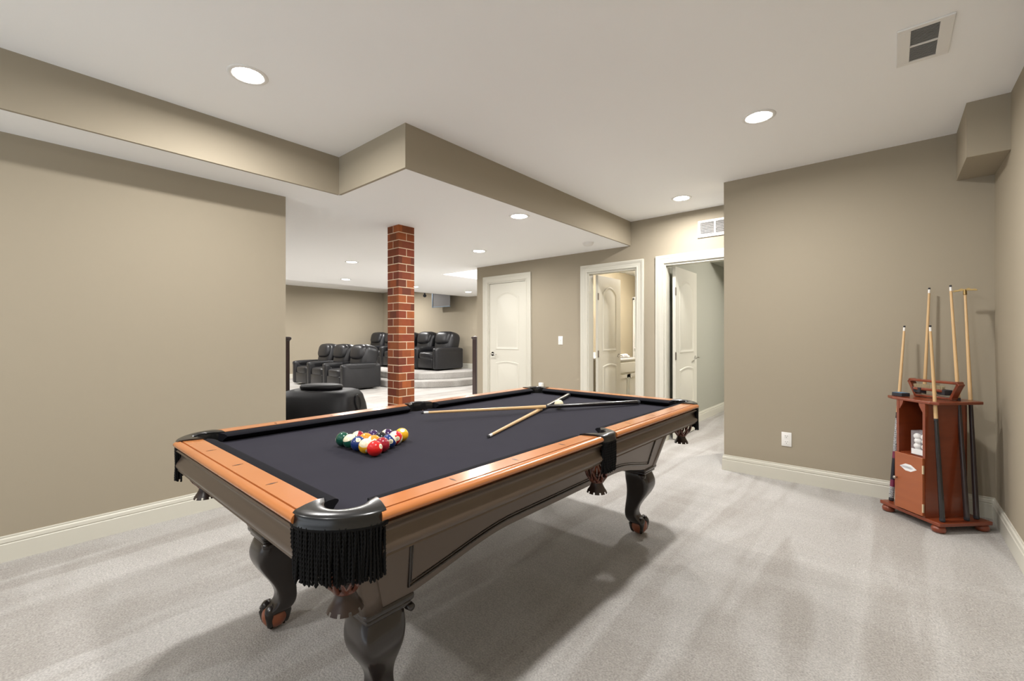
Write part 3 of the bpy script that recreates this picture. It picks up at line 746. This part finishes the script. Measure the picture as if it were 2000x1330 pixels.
# ------------------------------------------------------------ cues
def cue(tipp, buttp, label, split, butt_mat, wrap=None, group=None, r_tip=.0062, r_butt=.0140, head=False, tail=None):
    Mx, L = axisM(tipp, buttp)
    t = thing('cue_stick' if not head else 'mechanical_bridge', label, 'cue stick' if not head else 'bridge stick', (0, 0, 0), 0, group); t.matrix_world = Mx
    rr = lambda z_: r_tip + (r_butt - r_tip) * (z_ / L) ** .9
    def seg(nm, z0, z1, mt_, k=1.0, s=None):
        bm = bmesh.new(); n_ = 8; lathe(bm, [(rr(lerp(z0, z1, i / n_)) * k, lerp(z0, z1, i / n_)) for i in range(n_ + 1)], 20); return finish(nm, bm, mt_, t, angle=50)
    if not head:
        seg('tip', 0, .012, M['tip'], .97); seg('ferrule', .012, .037, M['ferrule']); seg('shaft', .037, split * L, M['maple'])
    else:
        seg('shaft', .0, split * L, M['maple'])
    seg('collar', split * L, split * L + .012, M['tip'], 1.03)
    seg('butt', split * L + .012, L - .022, butt_mat, 1.02)
    bm = bmesh.new(); lathe(bm, [(r_butt * .95, L - .022), (r_butt * 1.02, L - .018), (r_butt * 1.02, L - .006), (r_butt * .8, L), (0, L)], 20, cap=False); finish('bumper', bm, M['tip'], t, smooth=True)
    return t
cue((-1.856, 1.442, .803), (-1.236, 2.712, .7735), 'light-shafted cue with black butt lying across the other cue on the table', .515, M['cueblack'])
cue((-1.330, 1.392, .7645), (-1.785, 2.722, .7735), 'cue under the crossing cue, its tip pointing towards the near long rail', .53, M['cueblack'])

# ------------------------------------------------------------ corner cue rack
F_ = Vector((.226, 3.706)); eu = Vector((-.7071, .7071)); ev = Vector((.7071, .7071))
def W(u_, v_): p = F_ + eu * u_ + ev * v_; return (p.x, p.y)
Rk = thing('cue_rack', 'cherry wood cue rack cabinet standing in the right corner', 'cue rack', (*W(.2, .175), 0), PI / 4 + 0)
# local frame of rack root: x = ev, y = eu ; centre (.2 along eu, .175 along ev)
def LW(u_, v_, z_=0): return (v_ - .175, u_ - .2, z_)
def lbox(bm, u0, u1, v0, v1, z0, z1, **k): box(bm, v0 - .175, v1 - .175, u0 - .2, u1 - .2, z0, z1, **k)
bm = bmesh.new(); lbox(bm, 0, .40, 0, .352, .044, .066); finish('base_board', bm, M['rackwood'], Rk, bevel=.004, seg=3)
for u_, v_ in ((.035, .03), (.365, .03), (.035, .32), (.365, .32)):
    bm = bmesh.new(); lathe(bm, [(.016, .044), (.03, .038), (.036, .022), (.032, .006), (.02, 0)], 20, Matrix.Translation(LW(u_, v_))); finish('bun_foot', bm, M['rackwood'], Rk, smooth=True)
ZTOP = .795
bm = bmesh.new(); prism(bm, [LW(u_, v_)[:2] for u_, v_ in ((.022, .02), (.022, .318), (.06, .335), (.33, .335), (.372, .318), (.372, .03), (.31, .0), (.06, -.002))][::-1], ZTOP - .018, ZTOP); finish('top_board', bm, M['rackwood'], Rk, bevel=.004, seg=3)
B0, B1, BD = .088, .276, .285
bm = bmesh.new(); lbox(bm, B0, B0 + .016, 0, BD, .066, ZTOP - .018); lbox(bm, B1 - .016, B1, 0, BD, .066, ZTOP - .018); lbox(bm, B0, B1, BD - .012, BD, .066, ZTOP - .018)
finish('body', bm, M['rackwood'], Rk)
bm = bmesh.new(); lbox(bm, B0 + .016, B1 - .016, .01, BD - .012, .425, .440); finish('shelf', bm, M['rackwood'], Rk)
for u_, sg in ((B0 + .016, 1), (B1 - .016, -1)):
    bm = bmesh.new()
    pl = [(0, ZTOP - .018), (0, ZTOP - .075), (.006, ZTOP - .070), (.024, ZTOP - .035), (.028, ZTOP - .018)]
    for a, b2 in zip(pl, pl[1:]): pass
    va = [bm.verts.new(LW(u_ + sg * a, .002, z_)) for a, z_ in pl]; vb = [bm.verts.new(LW(u_ + sg * a, .016, z_)) for a, z_ in pl]
    bm.faces.new(va); bm.faces.new(vb[::-1])
    for i in range(5): bm.faces.new((va[i], va[(i + 1) % 5], vb[(i + 1) % 5], vb[i]))
    finish('bracket', bm, M['rackwood'], Rk)
bm = bmesh.new(); lbox(bm, B0 + .002, B1 - .002, -.016, -.001, .075, .436); dr = finish('door', bm, wood('rack_door_wood', (.29, .075, .024), (.37, .105, .034), .35, .3, (4, 4, 20)), Rk, bevel=.002)
bm = bmesh.new(); Mx = Matrix.Translation(LW(B1 - .018, -.016, .268)) @ Matrix.Rotation(-PI / 2, 4, 'Y'); lathe(bm, [(.004, 0), (.004, .010), (.009, .014), (.010, .020), (.006, .025), (0, .026)], 16, Mx); finish('knob', bm, M['nickel'], dr, smooth=True)
bm = bmesh.new()
for z_ in (.125, .365): lbox(bm, B0 - .004, B0 + .004, -.018, -.010, z_ - .026, z_ + .026)
finish('hinge', bm, mat('pale_brass', (.75, .62, .42), .3, metal=.6), dr)
bm = bmesh.new(); q = [(-.056, 0), (-.018, .022), (.018, .022), (.056, 0), (.018, -.022), (-.018, -.022)]
va = [bm.verts.new(LW(.182 + a, -.0168, .352 + z_)) for a, z_ in q]; vb = [bm.verts.new(LW(.182 + a, -.0162, .352 + z_)) for a, z_ in q]; bm.faces.new(va); bm.faces.new(vb[::-1])
for i in range(6): bm.faces.new((va[i], va[(i + 1) % 6], vb[(i + 1) % 6], vb[i]))
lb = finish('maker_plate', bm, M['paper'], dr)
bm = bmesh.new()
for i, (dz, w_) in enumerate(((.004, .030), (-.003, .030))):
    for k in range(7):
        a = -w_ + 2 * w_ * k / 7; lbox(bm, .182 + a, .205 + a + .006, -.0172, -.0168, .352 + dz - .0016, .352 + dz + .0016)
finish('faint_lettering', bm, mat('grey_print', (.45, .46, .52), .6), lb)
# box of white balls on the rack shelf
pb = thing('ball_box', 'clear plastic box of white table-tennis balls on the cue rack shelf', 'box', Vector((*W(.150, .055), .4412)), PI / 4 + .12)
bm = bmesh.new(); box(bm, -.035, .035, -.046, .046, 0, .150); finish('clear_case', bm, M['acrylic'], pb)
bm = bmesh.new(); box(bm, -.0358, -.0352, -.044, .044, .002, .036); finish('paper_label', bm, M['paper'], pb)
for z_, row in ((.018, (-.024, .020)), (.050, (-.022, .023)), (.083, (-.024, .020)), (.112, (.024, -.018))):
    for y_ in row:
        o = bpy.data.objects.new('table_tennis_ball', None); bpy.data.objects.remove(o)
        bm = bmesh.new(); sphere(bm, (0, 0, 0), .0195, 20); o = finish('table_tennis_ball', bm, M['pong'], None, smooth=True)
        o.location = Matrix.Translation(pb.location) @ Matrix.Rotation(PI / 4 + .12, 4, 'Z') @ Vector((-.014, y_, z_ + .003))
        tag(o, 'white table-tennis ball inside the clear box on the cue rack shelf', 'ball', 'table-tennis balls in the clear box')
# things on top of the rack
def place(u_, v_, z_): return (*W(u_, v_), z_)
rk = thing('ball_rack', 'cherry wood frame for racking balls, propped on top of the cue rack', 'ball rack', place(.19, .18, ZTOP), PI / 4)
bm = bmesh.new()
def frame(bm, pts, wd, th):
    # flat band of width wd (depth, local x) following pts in local y,z
    k = len(pts)
    for i in range(k):
        p, q2 = Vector(pts[i]), Vector(pts[(i + 1) % k]); d = (q2 - p).normalized(); nn = Vector((-d.y, d.x)) * th
        a, b2, c2, d2 = p - d * th * .3, q2 + d * th * .3, q2 + d * th * .3 + nn, p - d * th * .3 + nn
        vs = [bm.verts.new((x, s2.x, s2.y)) for x in (-wd / 2, wd / 2) for s2 in (a, b2, c2, d2)]
        for f in ((0, 1, 2, 3), (7, 6, 5, 4), (0, 4, 5, 1), (1, 5, 6, 2), (2, 6, 7, 3), (3, 7, 4, 0)): bm.faces.new([vs[j] for j in f])
frame(bm, [(-.105, .004), (.105, .004), (.146, .100), (.136, .118), (-.136, .118), (-.146, .100)], .052, .015)
finish('wooden_frame', bm, M['rackwood'], rk, bevel=.003)
rk.rotation_euler = (0, 0, .92)
br = thing('table_brush', 'wooden table brush with pale bristles lying inside the ball rack on the cue rack', 'brush', place(.20, .15, ZTOP + .048), PI / 4 + PI / 2 - .25)
br.rotation_euler = (0, 0, .92)
bm = bmesh.new(); rbox(bm, -.018, .018, -.085, .085, 0, .018, .005, 3); finish('back', bm, M['rackwood'], br, smooth=True)
bm = bmesh.new()
for i in range(26):
    for j in range(4): tube(bm, [(-.013 + j * .0085, -.078 + i * .0062, .018), (-.013 + j * .0085 + .0, -.080 + i * .0064, .040)], .0022, 5)
finish('bristles', bm, M['bristle'], br)
for k_, (u_, v_, lab) in enumerate(((.262, .15, 'black wedge-shaped chalk holder at the left end of the ball rack'), (.125, .17, 'dark chalk holder leaning at the right end of the ball rack'))):
    o = thing('chalk_holder', lab, 'chalk holder', place(u_, v_, ZTOP + .030), PI / 4, rot=(0, .0, PI / 4 - .2))
    bm = bmesh.new(); loft(bm, [[(-.018, -.028, 0), (.018, -.028, 0), (.018, .028, 0), (-.018, .028, 0)], [(-.024, -.036, .035), (.024, -.036, .035), (.024, .036, .035), (-.024, .036, .035)]]); finish('holder', bm, M['tip'], o, bevel=.003)
o = thing('chalk_box', 'small blue and black chalk box at the left edge of the cue rack top', 'chalk box', place(.315, .07, ZTOP + .001), PI / 4)
bm = bmesh.new(); box(bm, -.03, .03, -.035, .035, 0, .022); finish('carton', bm, M['tip'], o, bevel=.001)
bm = bmesh.new(); box(bm, -.027, .027, -.032, .032, .022, .0235); finish('top_label', bm, mat('chalk_blue', (.10, .20, .32), .6), o)
# cues standing in the rack
ZBB = .0665

m, n, l, b = nt('cue_zebra_wrap'); tc = n.new('ShaderNodeTexCoord'); sp = n.new('ShaderNodeSeparateXYZ'); l.new(tc.outputs['Object'], sp.inputs[0])
wv = n.new('ShaderNodeTexWave'); wv.bands_direction = 'Z'; wv.inputs['Scale'].default_value = 22; wv.inputs['Distortion'].default_value = 7; wv.inputs['Detail'].default_value = 0; wv.inputs['Detail Scale'].default_value = 16
l.new(tc.outputs['Object'], wv.inputs['Vector'])
zs = n.new('ShaderNodeMapRange'); zs.inputs[1].default_value = .49; zs.inputs[2].default_value = .53; l.new(wv.outputs['Fac'], zs.inputs[0])
zc = n.new('ShaderNodeMix'); zc.data_type = 'RGBA'; zc.inputs[6].default_value = (.012, .011, .014, 1); zc.inputs[7].default_value = (.62, .62, .62, 1); l.new(zs.outputs[0], zc.inputs[0])
LC = 1.215
rp = n.new('ShaderNodeValToRGB'); rp.color_ramp.interpolation = 'CONSTANT'; el = rp.color_ramp.elements
dv = n.new('ShaderNodeMath'); dv.operation = 'DIVIDE'; dv.inputs[1].default_value = LC; l.new(sp.outputs[2], dv.inputs[0]); l.new(dv.outputs[0], rp.inputs[0])
cols = [(0, (.012, .011, .014)), (.535, (1, 1, 1)), (.72, (.16, .02, .055)), (.76, (.014, .013, .02)), (.88, (.16, .02, .055)), (.92, (1, 1, 1)), (.985, (.01, .01, .01))]
el[0].position, el[0].color = 0, (*cols[0][1], 1); el[1].position, el[1].color = cols[1][0], (*cols[1][1], 1)
for p_, c_ in cols[2:]: e_ = el.new(p_); e_.color = (*c_, 1)
iz = n.new('ShaderNodeMath'); iz.operation = 'GREATER_THAN'; iz.inputs[1].default_value = .9; bw = n.new('ShaderNodeRGBToBW'); l.new(rp.outputs[0], bw.inputs[0]); l.new(bw.outputs[0], iz.inputs[0])
fx = n.new('ShaderNodeMix'); fx.data_type = 'RGBA'; l.new(iz.outputs[0], fx.inputs[0]); l.new(rp.outputs[0], fx.inputs[6]); l.new(zc.outputs[2], fx.inputs[7]); l.new(fx.outputs[2], b.inputs['Base Color']); b.inputs['Roughness'].default_value = .35
M['zebra'] = m
ZBB = .0665
cue((.075, 4.160, 1.272), (.003, 4.012, ZBB), 'short cue with zebra-striped black, white and burgundy butt at the left of the cue rack', .50, M['zebra'])
cue((.205, 4.205, 1.534), (.150, 4.150, ZBB), 'tall cue at the back of the cue rack, seen only above the top board', .49, M['cuebrown'])
cue((.188, 3.79, 1.267), (.240, 3.757, ZBB), 'short cue with plain black butt at the front corner of the cue rack', .48, M['cueblack'])
cue((.294, 4.000, 1.527), (.356, 3.880, ZBB), 'tall cue on the right side of the cue rack, beside the bridge stick', .49, M['cuebrown'])
mb = cue((.371, 4.130, 1.490), (.404, 3.950, ZBB), 'bridge stick with forked brass head, rightmost stick in the cue rack', .49, M['cuebrown'], head=True)
bm = bmesh.new()
prof = [(-.058, -.006), (-.046, .004), (-.03, .002), (-.018, .012), (0, .004), (.018, .012), (.03, .002), (.046, .004), (.058, -.006), (.052, -.010), (.02, -.006), (-.02, -.006), (-.052, -.010)]
va = [bm.verts.new((x, -.004, -z_ - .012)) for x, z_ in prof]; vb = [bm.verts.new((x, .004, -z_ - .012)) for x, z_ in prof]
bm.faces.new(va); bm.faces.new(vb[::-1])
for i in range(len(prof)): j = (i + 1) % len(prof); bm.faces.new((va[i], va[j], vb[j], vb[i]))
lathe(bm, [(.009, -.012), (.010, .02), (.0075, .022)], 12)
hd = finish('bridge_head', bm, M['brass'], mb); hd.rotation_euler = (0, 0, .3)

# ------------------------------------------------------------ theatre recliners
def puff(bm, x0, x1, y0, y1, z0, z1, p=.42, n_=20, M4=None):
    cx, cy, cz = (x0 + x1) / 2, (y0 + y1) / 2, (z0 + z1) / 2; a, b_, c_ = (x1 - x0) / 2, (y1 - y0) / 2, (z1 - z0) / 2
    t = bmesh.new(); bmesh.ops.create_uvsphere(t, u_segments=n_ * 2, v_segments=n_, radius=1)
    f = lambda v_: math.copysign(abs(v_) ** p, v_)
    for v_ in t.verts:
        r_ = math.hypot(v_.co.x, v_.co.y); h_ = v_.co.z
        k = f(max(r_, 1e-6)); v_.co = Vector((cx + a * k * f(v_.co.x / max(r_, 1e-6)), cy + b_ * k * f(v_.co.y / max(r_, 1e-6)), cz + c_ * f(h_)))
    if M4 is not None: t.transform(M4)
    me = bpy.data.meshes.new('t'); t.to_mesh(me); t.free(); bm.from_mesh(me); bpy.data.meshes.remove(me)
def recliner(left_arm=False):
    # front-right corner at the origin, facing -Y, seat runs to -X
    t = thing('recliner', None, 'recliner'); AW, SW, DP = .17, .61, .95; mt_ = M['recliner']
    def arm(nm, x1):
        bm = bmesh.new(); rbox(bm, x1 - AW, x1, 0, DP, .03, .575, .055, 5)
        puff(bm, x1 - AW - .01, x1 + .008, -.012, DP - .06, .46, .60, .5, 14); return finish(nm, bm, mt_, t, smooth=True)
    arm('armrest', 0)
    if left_arm: arm('armrest', -SW - AW)
    bm = bmesh.new(); rbox(bm, -AW - SW, -AW, .10, DP - .02, .04, .30, .02, 3); finish('base', bm, mt_, t, smooth=True)
    bm = bmesh.new(); puff(bm, -AW - SW + .01, -AW - .01, .0, .62, .28, .47, .38); finish('seat_cushion', bm, mt_, t, smooth=True)
    bm = bmesh.new(); rbox(bm, -AW - SW + .012, -AW - .012, .012, .07, .06, .31, .018, 3); finish('footrest', bm, mt_, t, smooth=True)
    Mb = Matrix.Translation((0, .70, .42)) @ Matrix.Rotation(-.24, 4, 'X')
    bm = bmesh.new(); puff(bm, -AW - SW - .04, -AW + .04, -.20, .22, .0, .60, .52, 24, Mb); puff(bm, -AW - SW + .02, -AW - .02, -.26, .02, .20, .57, .6, 20, Mb)
    finish('backrest', bm, mt_, t, smooth=True)
    return t
rcA = recliner(); rcB = recliner(True)
front = [('black leather recliner at the right end of the front theatre row', 0), ('black leather recliner in the middle of the front theatre row', 1), ('black leather recliner at the left end of the front theatre row', 2)]
for lab, k in front:
    o = rcB if k == 2 else (rcA if k == 0 else copy_tree(rcA))
    o.location = (-9.0 - .80 * k, 4.90, 0.0015); o.rotation_euler = (0, 0, 0); tag(o, lab, 'recliner', 'front row theatre recliners')
back = ['black leather recliner at the right end of the raised theatre row', 'black leather recliner second from the right on the raised theatre platform', 'black recliner just right of the brick pillar on the raised platform', 'black recliner mostly hidden behind the brick pillar on the platform', 'black recliner just left of the brick pillar on the raised platform']
for k, lab in enumerate(back):
    o = copy_tree(rcB if k == 4 else rcA)
    o.location = (-8.74 - .79 * k - (.04 if k > 1 else 0), 7.26, .3215); o.rotation_euler = (0, 0, 0); tag(o, lab, 'recliner', 'raised row theatre recliners')
# low armchair just behind the end of the left wall
t = thing('lounge_chair', 'black leather lounge chair seen from behind, between the left wall and the brick pillar', 'armchair', (-4.42, 2.17, 0), math.radians(0), rot=(0, 0, .62))
bm = bmesh.new()
Mt = Matrix.Identity(4)
R1 = []
for z_, a, b_ in ((.03, .40, .36), (.10, .42, .38), (.30, .415, .36), (.50, .395, .30), (.60, .375, .25), (.645, .345, .215), (.662, .29, .17)):
    R1.append([(a * math.copysign(abs(math.cos(q)) ** .42, math.cos(q)), b_ * math.copysign(abs(math.sin(q)) ** .42, math.sin(q)), z_) for q in [2 * PI * i / 40 for i in range(40)]])
loft(bm, R1); finish('back_shell', bm, M['lounge'], t, smooth=True)
bm = bmesh.new(); lathe(bm, [(0, .655), (.18, .655), (.215, .668), (.222, .690), (.21, .708), (.16, .716), (0, .718)], 32, Matrix.Diagonal((1.0, .62, 1, 1))); finish('headrest_pad', bm, M['lounge'], t, smooth=True)
bm = bmesh.new(); lathe(bm, [(.07, 0), (.075, .010), (.066, .018), (.055, .012), (0, .013)], 28, Matrix.Translation((.385, -.02, .53)) @ Matrix.Rotation(PI / 2 - .12, 4, 'Y') @ Matrix.Diagonal((1.15, .8, 1, 1)), cap=False); finish('side_button', bm, M['lounge'], t, smooth=True)

# newel posts
def newel(x, y, h, label, w_=.042):
    t = thing('newel_post', label, 'newel post', (x, y, 0)); bm = bmesh.new(); box(bm, -w_, w_, -w_, w_, 0.0, h - .05); finish('post', bm, M['darkwood'], t, bevel=.004)
    bm = bmesh.new()
    k = w_ / .042
    for z_, a in ((h - .05, .048), (h - .035, .058), (h - .02, .062), (h - .008, .058)): pass
    loft(bm, [sq(2 * a * k, 0, 0, z_, 24, .25) for z_, a in ((h - .052, .044), (h - .040, .050), (h - .030, .058), (h - .014, .060), (h - .004, .054), (h, .040))]); finish('cap', bm, M['darkwood'], t, angle=50)
    return t
newel(-5.20, 5.16, 1.200, 'dark wooden newel post beside the wall with the closed door')
newel(-5.18, 2.115, 1.200, 'dark wooden post peeping out behind the end of the left wall')
# ceiling mounted screen in the theatre
t = thing('hanging_screen', 'grey panel with blue-grey frame hanging below the theatre ceiling edge', 'screen', (-9.1, 8.1, 2.0), 0)
bm = bmesh.new(); box(bm, -.42, -.38, -.02, .02, 0, .65); box(bm, -.38, .36, -.015, .015, 0, .03); finish('frame', bm, M['steel'], t, bevel=.004)
bm = bmesh.new(); box(bm, -.38, .36, -.006, .006, .03, .65); finish('panel', bm, mat('screen_grey', (.13, .12, .115), .5), t)
t.location = (-9.72, 8.28, 2.035)
t = thing('ceiling_sensor', 'small black dome hanging at the edge of the low ceiling above the raised recliners', 'sensor', (XE - .10, 7.08, ZT), 0)
bm = bmesh.new(); lathe(bm, [(.02, 0), (.02, -.40), (.045, -.42), (.04, -.46), (0, -.48)], 16); finish('dome', bm, M['tip'], t, smooth=True)

# ------------------------------------------------------------ bathroom
t = thing('vanity_cabinet', 'cream bathroom vanity cabinet seen through the middle doorway', 'vanity', (-3.32, 6.35, 0))
bm = bmesh.new(); box(bm, -.27, .25, -.40, .32, .10, .83); box(bm, -.27, .20, -.40, .32, 0, .10); finish('body', bm, M['door'], t)
bm = bmesh.new(); rbox(bm, -.27, .27, -.42, .34, .83, .865, .008, 2); finish('countertop', bm, M['porcelain'], t, smooth=True)
bm = bmesh.new(); box(bm, -.27, -.25, -.42, .34, .865, .95); finish('backsplash', bm, M['porcelain'], t)
for y0, y1, kx in ((-.38, -.045, -.07), (-.035, .30, -.01)):
    bm = bmesh.new(); box(bm, .25, .268, y0, y1, .14, .62); 
    for f in ((y0, y0 + .05, .14, .62), (y1 - .05, y1, .14, .62), (y0, y1, .14, .19), (y0, y1, .57, .62)): box(bm, .266, .275, *f)
    dd = finish('door', bm, M['door'], t); bm = bmesh.new(); sphere(bm, (.292, kx, .565), .014, 12); finish('knob', bm, M['nickel'], dd, smooth=True)
bm = bmesh.new(); box(bm, .25, .268, -.38, .30, .65, .80); finish('drawer', bm, M['door'], t, bevel=.004)
t = thing('hand_towel', 'crumpled white towel lying on the bathroom vanity top', 'towel', (-3.16, 6.30, .866))
bm = bmesh.new(); random.seed(3)
for i in range(6): puff(bm, -.05 + i * .01, .03 + i * .01, -.10 + i * .03, -.03 + i * .035, 0, .035 + .045 * random.random(), .7, 8)
finish('cloth', bm, M['paper'], t, smooth=True)
t = thing('toilet', 'white toilet partly seen behind the doorway edge, beyond the vanity', 'toilet', (-3.28, 7.10, 0))
bm = bmesh.new(); rbox(bm, -.31, -.12, -.22, .22, .38, .76, .025, 3); finish('tank', bm, M['porcelain'], t, smooth=True)
bm = bmesh.new(); rbox(bm, -.315, -.10, -.235, .235, .762, .795, .012, 3); finish('tank_lid', bm, M['porcelain'], t, smooth=True)
bm = bmesh.new(); loft(bm, [[(.10 + a * math.cos(q), b_ * math.sin(q), z_) for q in [2 * PI * i / 28 for i in range(28)]] for z_, a, b_ in ((0, .20, .12), (.06, .18, .11), (.22, .17, .10), (.34, .25, .17), (.39, .27, .185))]); finish('bowl', bm, M['porcelain'], t, smooth=True)
bm = bmesh.new(); loft(bm, [[(.10 + a * math.cos(q), b_ * math.sin(q), z_) for q in [2 * PI * i / 28 for i in range(28)]] for z_, a, b_ in ((.392, .275, .19), (.41, .28, .192), (.425, .27, .185), (.435, .2, .14))]); finish('seat_lid', bm, M['porcelain'], t, smooth=True)
t = thing('shower_enclosure', 'white framed glass shower door at the end of the bathroom', 'shower', (-2.9, 7.62, 0))
bm = bmesh.new()
for x in (-.69, -.02, .66): box(bm, x, x + .035, -.02, .02, 0, 1.90)
box(bm, -.69, .695, -.02, .02, 1.86, 1.92); box(bm, -.69, .695, -.02, .02, 0, .06); box(bm, -.655, .66, -.05, -.03, .98, 1.0)
finish('frame', bm, M['white'], t, bevel=.003)
bm = bmesh.new(); box(bm, -.655, .66, -.004, .004, .06, 1.86); finish('glass_panel', bm, M['glass'], t)
